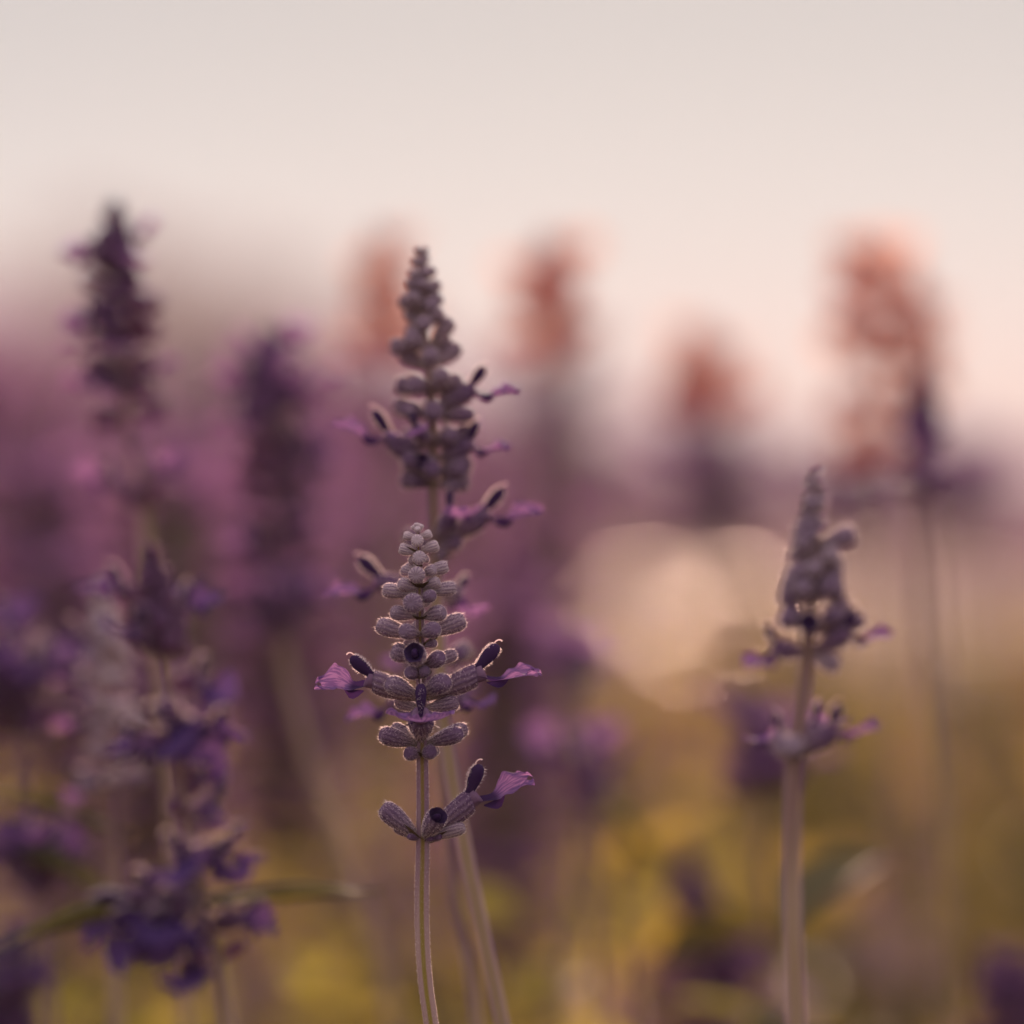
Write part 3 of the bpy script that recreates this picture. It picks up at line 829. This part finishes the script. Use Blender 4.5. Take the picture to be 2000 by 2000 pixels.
# ------------------------------------------------------------------ 5. the bed behind: whole plants, three spike shapes copied
def low_spike(seed, kind, length):
    """one light mesh: buds and open flowers round a spike, base at the origin, in metres"""
    rng = random.Random(seed)
    mb = MB()
    bud = bud_builder(1, False); cal = calyx_builder(1, False); up = upper_lip_builder(1, False); lo = lower_lip_builder(1, False)
    s, k = 0.0, 0
    while s < length:
        t = s / MM
        Lb = min(2.0 + .25 * t, 8) * MM
        zc = length - s
        for j in range(6):
            a = (k % 2) * .5 + j * 1.047 + rng.uniform(-.2, .2)
            el = R(max(12, 55 - 1.4 * t)) + rng.uniform(-.15, .15)
            d = Vector((math.cos(a) * math.cos(el), math.sin(a) * math.cos(el), math.sin(el)))
            if t > 8 and rng.random() < .42:
                M = frame(Vector((0, 0, zc)), d, UPZ, .0095, .0095, .0095)
                mb.merge(cal, M, [0, 0, 2]); mb.merge(up, M, [1, 1]); mb.merge(lo, M, [2])
            elif rng.random() < .92:
                M = frame(Vector((0, 0, zc)), d, UPZ, Lb * .62, Lb * .62, Lb)
                mb.merge(bud, M, [0, 0])
        s += min(2.2 + .07 * t, 7) * MM
        k += 1
    mats = [M_CALYX_PURPLE, M_PETAL, M_BLOOM] if kind == 'violet' else [M_CALYX_DUSKY, M_PETAL, M_BLOOM]
    return mb.mesh('flower_spike', mats)
SPIKES = [low_spike(1, 'violet', .095), low_spike(2, 'violet', .12), low_spike(3, 'violet', .075), low_spike(4, 'pale', .09)]

def unit_stem():
    mb = MB()
    v, f = tube([Vector((.02 * math.sin(z * 5), .015 * math.sin(z * 4 + 1) - .0126, z)) if 0 < z < 1 else Vector((0, 0, z)) for z in np.linspace(0, 1, 8)], list(np.linspace(.0018, .0008, 8)), 6)
    mb.add(v, f, 0, None, [(.02, 1.0)] * len(v))
    return mb.mesh('stem', [M_STEM])
STEM_UNIT = unit_stem()

def leaf_tuft(seed, n=7, h=.27):
    rng = random.Random(seed)
    mb = MB()
    lf = leaf_builder(1, False, .15, .3)
    for i in range(n):
        z = .03 + (h - .03) * i / (n - 1)
        a = rng.uniform(0, 6.28)
        for kk in (0, math.pi):
            d = Vector((math.cos(a + kk), math.sin(a + kk), rng.uniform(.25, .9)))
            L = rng.uniform(.045, .075)
            M = frame(Vector((0, 0, z)), d, UPZ, L * 1.15, L, L)
            mb.merge(lf, M, [rng.choice((0, 0, 1))])
    return mb.mesh('leaves', [M_LEAF, M_LEAF_GREEN])
TUFTS = [leaf_tuft(k) for k in range(3)]

rng = random.Random(2024)
def bed_plant(x, y, top, spike, label, group, tint):
    root = empty('salvia_plant', (x, y, 0), label, 'flower', group)
    root.rotation_euler = (rng.uniform(-.06, .06), rng.uniform(-.06, .06), rng.uniform(0, 6.28))
    L = (.095, .12, .075, .09)[spike]
    sc = rng.uniform(.9, 1.25)
    o = obj('stem', STEM_UNIT, root, Matrix.Diagonal((1, 1, max(.1, top - L * sc * .2), 1)))
    s = obj('flower_spike', SPIKES[spike], root, Matrix.Translation((0, 0, top - L * sc)) @ Matrix.Diagonal((sc, sc, sc, 1)))
    s.color = (tint, tint, tint, 1)
    obj('leaves', rng.choice(TUFTS), root, Matrix.Diagonal((1, 1, min(.95, max(.6, (top - L * sc) / .30)), 1)))
    return root

def top_line(x):
    return float(np.interp(x, [-300, 0, 250, 500, 800, 1000, 1250, 1500, 1800, 2000, 2300], [640, 640, 700, 690, 690, 740, 850, 960, 990, 1060, 1080]))

n_left = n_mid = n_right = 0
LEFT = ('blurred purple salvia spikes filling the bed on the left', 'out of focus purple salvia in the crowded left part of the bed')
MID = ('blurred salvia spikes of the middle of the bed', 'out of focus purple salvia in the middle of the bed behind the central pair')
RIGHT = ('low blurred salvia spikes on the right of the bed', 'out of focus low salvia in the thin right part of the bed')
for i in range(215):
    D = 1.28 + 4.4 * rng.random() ** 1.25
    x_px = rng.uniform(-250, 2250)
    t = top_line(x_px)
    y_px = t + abs(rng.gauss(0, 1)) * (330 if x_px < 1000 else 300) + (120 if D < 1.8 else 0) + rng.uniform(-20, 40)
    if x_px > 1120 and (y_px > 1010 or rng.random() < .5):      # the bed is thin on this side
        if rng.random() < .8:
            continue
        continue
    if D > 1.5 and 1150 < x_px < 1500 and y_px < 1400:          # the gap through which the path shows
        continue
    if y_px > 1280 and (x_px > 1000 or rng.random() < .6):
        continue
    p = px(x_px, y_px, D)
    top = max(.20, min(.72, p.z))
    g = LEFT if x_px < 750 else (MID if x_px < 1200 else RIGHT)
    bed_plant(p.x, D, top, rng.choice((0, 0, 1, 1, 2, 3)), g[1], g[0], rng.uniform(.6, 1))

# far part of the bed, nobody could count it
def numpy_mesh(name, V, F, mats, mi=None):
    me = bpy.data.meshes.new(name)
    nv, nf = len(V), len(F)
    k = F.shape[1]
    me.vertices.add(nv); me.vertices.foreach_set('co', V.astype(np.float32).ravel())
    me.loops.add(nf * k); me.loops.foreach_set('vertex_index', F.astype(np.int32).ravel())
    me.polygons.add(nf); me.polygons.foreach_set('loop_start', np.arange(0, nf * k, k, dtype=np.int32))
    me.polygons.foreach_set('loop_total', np.full(nf, k, np.int32))
    for m in mats:
        me.materials.append(m)
    if mi is not None:
        me.polygons.foreach_set('material_index', mi.astype(np.int32))
    me.update(); me.validate()
    return me

def leaves_cloud(C, L, W, dirs, nrm):
    """folded diamond leaves: 6 verts, 4 triangles-ish quads"""
    n = len(C)
    side = np.cross(nrm, dirs)
    side /= np.linalg.norm(side, axis=1, keepdims=True) + 1e-9
    up = np.cross(dirs, side)
    L = L[:, None]; W = W[:, None]
    v = np.stack([C, C + dirs * L * .35 + side * W + up * W * .4, C + dirs * L * .75 + side * W * .75 + up * W * .25 - up * L * .05,
                  C + dirs * L - up * L * .15, C + dirs * L * .75 - side * W * .75 + up * W * .25 - up * L * .05, C + dirs * L * .35 - side * W + up * W * .4,
                  C + dirs * L * .5 - up * L * .03], 1).reshape(-1, 3)
    b = np.arange(n)[:, None] * 7
    F = np.concatenate([b + np.array([[0, 1, 6]]), b + np.array([[1, 2, 6]]), b + np.array([[2, 3, 6]]), b + np.array([[3, 4, 6]]), b + np.array([[4, 5, 6]]), b + np.array([[5, 0, 6]])], 0)
    return v, F

nr = np.random.default_rng(5)
def unit(a):
    return a / (np.linalg.norm(a, axis=1, keepdims=True) + 1e-9)

def canopy(n, d0, d1, spread, h0, h1, name, label, mats, lmin, lmax):
    D = np.sqrt(nr.uniform(d0 * d0, d1 * d1, n))
    X = nr.uniform(-1, 1, n) * (D * .106 + spread)
    hv = h1 + .05 * np.sin(X * 9 + 1.3) * np.sin(D * 7) + .03 * np.sin(X * 23 + D * 17)
    hv = np.where(X / D > .008, np.minimum(hv, CAM_H - .037 * D), hv)
    keep = nr.random(n) < np.where((X / D > .008) & (hv < .05), 0, 1.0)
    hv = np.where(X / D > .008, np.minimum(hv, CAM_H - .037 * D), hv)
    Z = h0 + (hv - h0) * nr.random(n) ** .6
    C = np.stack([X, D, Z], 1)[keep]
    m = len(C)
    a = nr.uniform(0, 2 * np.pi, m)
    d = unit(np.stack([np.cos(a), np.sin(a), nr.uniform(-.2, 1.0, m)], 1))
    nn = unit(nr.normal(0, .5, (m, 3)) + np.array([0, 0, 1.0]))
    L = nr.uniform(lmin, lmax, m)
    V, F = leaves_cloud(C, L, L * nr.uniform(.16, .24, m), d, nn)
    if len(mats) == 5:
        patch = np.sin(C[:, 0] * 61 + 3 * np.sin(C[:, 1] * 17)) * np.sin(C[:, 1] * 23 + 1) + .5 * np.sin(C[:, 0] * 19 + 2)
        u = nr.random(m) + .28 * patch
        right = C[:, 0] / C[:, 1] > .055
        pick = np.where(u > np.where(right, .98, .50), 2, np.where(u < np.where(right, .6, .22), 3, 0))  # right side takes darker leaves: weaker sun put into the leaf colour
    else:
        pick = np.where(nr.random(m) < .6, 0, len(mats) - 1)
    mi = np.tile(pick, 6)
    o = obj(name, numpy_mesh(name, V, F, mats, mi))
    o['kind'] = 'stuff'; o['label'] = label
    return o
canopy(42000, .95, 6.2, .35, .02, .29, 'undergrowth', 'sage leaves crowding under the flower spikes', [M_LEAF, M_LEAF, M_LEAF_LIT, M_LEAF_GREEN, M_BLOOM], .02, .048)
canopy(9000, 6.2, 12.0, .5, .02, .20, 'far_undergrowth', 'low green growth at the far end of the bed', [M_LEAF, M_LEAF_GREEN, M_BUSH], .05, .10)

def edge_sprigs(n):
    """loose leafy sprigs that stick up along the far edge of the bed"""
    D = nr.uniform(2.2, 6.0, n); xp = nr.uniform(1050, 2300, n)
    X = (xp - 1000) * PXR * D
    top = CAM_H - (1330 + nr.normal(0, 55, n) + 60 * np.sin(xp / 90) - 1000) * PXR * D
    P = np.repeat(np.stack([X, D, top], 1), 16, 0)
    m = len(P)
    t = nr.random(m)
    C = P + np.stack([nr.normal(0, .008, m), nr.normal(0, .008, m), -.11 * t], 1)
    a = nr.uniform(0, 6.28, m)
    d = unit(np.stack([np.cos(a), np.sin(a), nr.uniform(.1, 1.0, m)], 1)); nn = unit(nr.normal(0, .6, (m, 3)) + np.array([0, 0, 1.0]))
    L = nr.uniform(.012, .03, m)
    V, F = leaves_cloud(C, L, L * .2, d, nn)
    o = obj('leafy_sprigs', numpy_mesh('leafy_sprigs', V, F, [M_LEAF_GREEN, M_LEAF_GREEN, M_CALYX_PURPLE, M_LEAF], np.tile(np.repeat(nr.integers(0, 4, n), 16), 6)))
    o['kind'] = 'stuff'; o['label'] = 'loose leafy and violet sprigs along the edge of the bed'
edge_sprigs(260)

def low_florets(n):
    """clusters of small violet florets sitting on the leaf canopy"""
    D = np.sqrt(nr.uniform(1.15 ** 2, 4.5 ** 2, n)); X = nr.uniform(-1, 1, n) * (D * .106 + .3)
    Z = nr.uniform(.20, .33, n)
    sel = (X / D < .05) | (nr.random(n) < .25)
    P = np.repeat(np.stack([X, D, Z], 1)[sel], 14, 0)
    m = len(P)
    C = P + nr.normal(0, 1, (m, 3)) * np.array([.007, .007, .010])
    d = unit(nr.normal(0, 1, (m, 3))); nn = unit(nr.normal(0, 1, (m, 3)))
    V, F = leaves_cloud(C, nr.uniform(.008, .013, m), nr.uniform(.003, .005, m), d, nn)
    o = obj('low_florets', numpy_mesh('low_florets', V, F, [M_PETAL, M_CALYX_PURPLE, M_TUBE], np.tile(np.repeat(nr.integers(0, 3, m // 14), 14), 6)))
    o['kind'] = 'stuff'; o['label'] = 'small violet florets scattered among the leaves'
low_florets(1000)

def far_field(n, d0, d1):
    """violet spike tips of the far bed as many small petals"""
    D = nr.uniform(d0, d1, n)
    xp = nr.uniform(-400, 2400, n)
    thin = xp > 1080
    D = np.where(thin, nr.uniform(10, 14, n), D)
    ok = ~thin | (nr.random(n) < .75)
    xp, D, thin = xp[ok], D[ok], thin[ok]
    n = len(xp)
    X = (xp - 1000) * PXR * D
    top = CAM_H - (np.interp(xp, [-400, 0, 180, 300, 450, 540, 800, 1000, 1250, 1600, 2400], [560, 600, 660, 800, 800, 670, 690, 740, 830, 890, 930]) + np.abs(nr.normal(0, 1, n)) * np.where(xp < 1050, 200, 60) - 1000) * PXR * D
    top = np.clip(top, .25, .95)
    k = 26
    Z = top[:, None] - np.where(thin, .10, .13)[:, None] * nr.random((n, k))
    rr = .018 * nr.random((n, k)) ** .5
    a = nr.uniform(0, 6.28, (n, k))
    C = np.stack([X[:, None] + rr * np.cos(a), D[:, None] + rr * np.sin(a), Z], 2).reshape(-1, 3)
    m = len(C)
    aa = a.ravel()
    d = unit(np.stack([np.cos(aa), np.sin(aa), nr.uniform(-.2, .6, m)], 1))
    nn = unit(nr.normal(0, .6, (m, 3)) + np.array([0, 0, 1.0]))
    V, F = leaves_cloud(C, np.full(m, .016), np.full(m, .006), d, nn)
    mi = np.tile(nr.integers(0, 3, m), 6)
    # thin stems
    s = np.stack([X, D, top - .02], 1); w = np.where(thin, .0008, .002)[:, None] * np.array([[1.0, 0, 0]])
    Vs = np.concatenate([s - w, s + w, s * [1, 1, 0] + w, s * [1, 1, 0] - w], 0)
    b = len(V) + np.arange(n)
    Fs = np.concatenate([np.stack([b, b + n, b + 2 * n], 1), np.stack([b, b + 2 * n, b + 3 * n], 1)], 0)
    o = obj('far_salvia_field', numpy_mesh('far_salvia_field', np.concatenate([V, Vs]), np.concatenate([F, Fs]), [M_BLOOM, M_PETAL, M_BLOOM, M_STEM], np.concatenate([mi, np.full(2 * n, 3)])))
    o['kind'] = 'stuff'; o['label'] = 'far purple salvia field merging into one blur'
far_field(2300, 5.0, 13)

# ------------------------------------------------------------------ 6. setting
def sheet(name, pts, z, mat):
    mb = MB()
    mb.add([(x, y, z) for x, y in pts], [list(range(len(pts)))], 0)
    o = obj(name, mb.mesh(name, [mat], False)); o['kind'] = 'structure'
    return o
sheet('ground', [(-90, -10), (90, -10), (90, 150), (-90, 150)], 0, M_SOIL)
sheet('path', [(.1, 11.6), (3, 11.2), (16, 12), (30, 30), (26, 52), (2.5, 52), (.9, 30), (.3, 18)], .004, M_PATH)

def clumps(seed, n, rad, leaf):
    r = np.random.default_rng(seed)
    m = 14
    cc = unit(r.normal(0, 1, (m, 3))) * r.uniform(.3, .85, (m, 1))
    cr = r.uniform(.25, .5, m)
    which = r.integers(0, m, n)
    C = (cc[which] + unit(r.normal(0, 1, (n, 3))) * cr[which][:, None] * r.uniform(.6, 1, (n, 1))) * rad
    d = unit(r.normal(0, 1, (n, 3)))
    nn = unit(r.normal(0, 1, (n, 3)))
    L = r.uniform(.7, 1.3, n) * leaf
    return leaves_cloud(C, L, L * .3, d, nn)
tv, tf = clumps(3, 3600, np.array([1, 1, 1.15]), .13)
TREE_CROWN = numpy_mesh('crown', tv, tf, [M_TREE])
tv, tf = clumps(4, 2600, np.array([1, 1, .8]), .13)
BUSH_CROWN = numpy_mesh('foliage', tv, tf, [M_BUSH])
def trunk_mesh():
    mb = MB()
    v, f = tube([Vector((0, 0, 0)), Vector((.02, 0, .3)), Vector((-.02, .01, .6)), Vector((.02, 0, 1.0))], [.07, .055, .045, .02], 8)
    mb.add(v, f, 0)
    for a in range(5):
        c, s = math.cos(a * 1.3), math.sin(a * 1.3)
        v, f = tube([Vector((0, 0, .5 + .06 * a)), Vector((c * .15, s * .15, .7 + .05 * a)), Vector((c * .32, s * .32, .85 + .06 * a))], [.03, .02, .006], 6)
        mb.add(v, f, 0)
    return mb.mesh('trunk', [M_BARK])
TRUNK = trunk_mesh()
def tree(x, y, h, r, label, group):
    root = empty('tree', (x, y, 0), label, 'tree', group)
    root.rotation_euler = (0, 0, rng.uniform(0, 6.28))
    obj('trunk', TRUNK, root, Matrix.Diagonal((h * .7, h * .7, h * .7, 1)))
    obj('crown', TREE_CROWN, root, Matrix.Translation((0, 0, h - r * 1.1)) @ Matrix.Diagonal((r, r, r, 1)))
def bush(x, y, h, r, label, group):
    root = empty('bush', (x, y, 0), label, 'bush', group)
    root.rotation_euler = (0, 0, rng.uniform(0, 6.28))
    obj('foliage', BUSH_CROWN, root, Matrix.Translation((0, 0, h * .45)) @ Matrix.Diagonal((r, r, h * .62, 1)))
    obj('trunk', TRUNK, root, Matrix.Diagonal((h * .6, h * .6, h * .6, 1)))

for x_px, y_px, D, r in ((-160, 560, 62, 1.3), (60, 600, 66, 1.2), (230, 470, 60, 1.35), (400, 510, 64, 1.3), (570, 560, 67, 1.15), (720, 640, 63, 1.0), (850, 750, 66, .9), (-350, 520, 64, 1.5)):
    p = px(x_px, y_px, D)
    tree(p.x, D, p.z, r, 'hazy far tree melting into the pink blur on the left', 'far trees on the left')
for x_px, y_px, D, r in ((900, 880, 54, .9), (1060, 900, 56, .9), (1200, 900, 55, .8), (1340, 905, 57, .9), (1480, 900, 54, .9), (1620, 905, 56, .8), (1760, 925, 55, .9), (1900, 940, 57, .8), (2060, 930, 55, .9), (2200, 930, 56, .9), (760, 860, 55, .9), (600, 850, 57, .9), (420, 850, 55, .9), (240, 850, 56, .9), (60, 850, 54, .9), (-120, 850, 56, .9)):
    p = px(x_px, y_px, D)
    far_left = x_px < 1000
    bush(p.x, D, p.z, r, 'low mauve bush in the blurred hedge below the far trees' if far_left else 'low mauve bush on the far side of the pale path', 'bushes below the far trees' if far_left else 'bushes beyond the path')

# ------------------------------------------------------------------ 7. evening haze over the field
def haze_box(x0, x1, y0, y1, z0, z1, density):
    mb = MB()
    v = [(x, y, z) for z in (z0, z1) for y in (y0, y1) for x in (x0, x1)]
    mb.add(v, [(0, 2, 3, 1), (4, 5, 7, 6), (0, 1, 5, 4), (2, 6, 7, 3), (0, 4, 6, 2), (1, 3, 7, 5)], 0)
    m, nt, nl = new_mat('evening_haze')
    out = nt.new('ShaderNodeOutputMaterial')
    p = nt.new('ShaderNodeVolumePrincipled')
    p.inputs['Color'].default_value = (.88, .84, .87, 1)
    p.inputs['Density'].default_value = density
    p.inputs['Anisotropy'].default_value = 0.25
    nl.new(p.outputs[0], out.inputs['Volume'])
    o = obj('haze', mb.mesh('haze', [m], False)); o['kind'] = 'stuff'; o['label'] = 'thin pink evening haze over the field'
haze_box(-92, 92, -12, 152, -1, 5, .0038)

# puddles added on the path so their sun glints blur into bright discs
def added_puddle_material():
    m, nt, nl = new_mat('added_puddle_water')
    out = nt.new('ShaderNodeOutputMaterial')
    p = nt.new('ShaderNodeBsdfPrincipled')
    p.inputs['Base Color'].default_value = (.08, .06, .05, 1)
    p.inputs['Roughness'].default_value = 0.32
    p.inputs['IOR'].default_value = 1.33
    nl.new(p.outputs[0], out.inputs[0])
    return m
M_ADDED_PUDDLE = added_puddle_material()
def added_puddle(x_px, y_px, w, dep, label, seed):
    D = CAM_H / ((y_px - 1000) * PXR)
    r = random.Random(seed)
    pts = []
    for i in range(28):
        a = 2 * math.pi * i / 28
        k = 1 + r.uniform(-.14, .14)
        pts.append((w * k * math.cos(a), dep * k * math.sin(a), 0))
    mb = MB()
    mb.add(pts, [list(range(28))], 0)
    o = obj('added_puddle', mb.mesh('added_puddle', [M_ADDED_PUDDLE], False))
    o.location = (px(x_px, y_px, D).x, D, .009)
    o['label'] = label; o['category'] = 'added_puddle'
    o['group'] = 'added puddles glinting on the path'
added_puddle(1268, 1178, .10, .42, 'left one of the two brightest puddles added for sun glints on the pale path', 1)
added_puddle(1432, 1185, .10, .42, 'right one of the two brightest puddles added for sun glints, beside the right-hand spike', 2)
added_puddle(1350, 1245, .07, .17, 'lower one of the added puddles glowing on the path, between and below the two brightest ones', 3)
added_puddle(1720, 1150, .13, .40, 'faint one of the added puddles on the path just to the right of the right-hand spike', 4)
added_puddle(1905, 1185, .16, .45, 'faint one of the added puddles on the path near the right edge', 5)
added_puddle(1160, 1160, .05, .25, 'small one of the added puddles at the left end of the glowing path', 6)
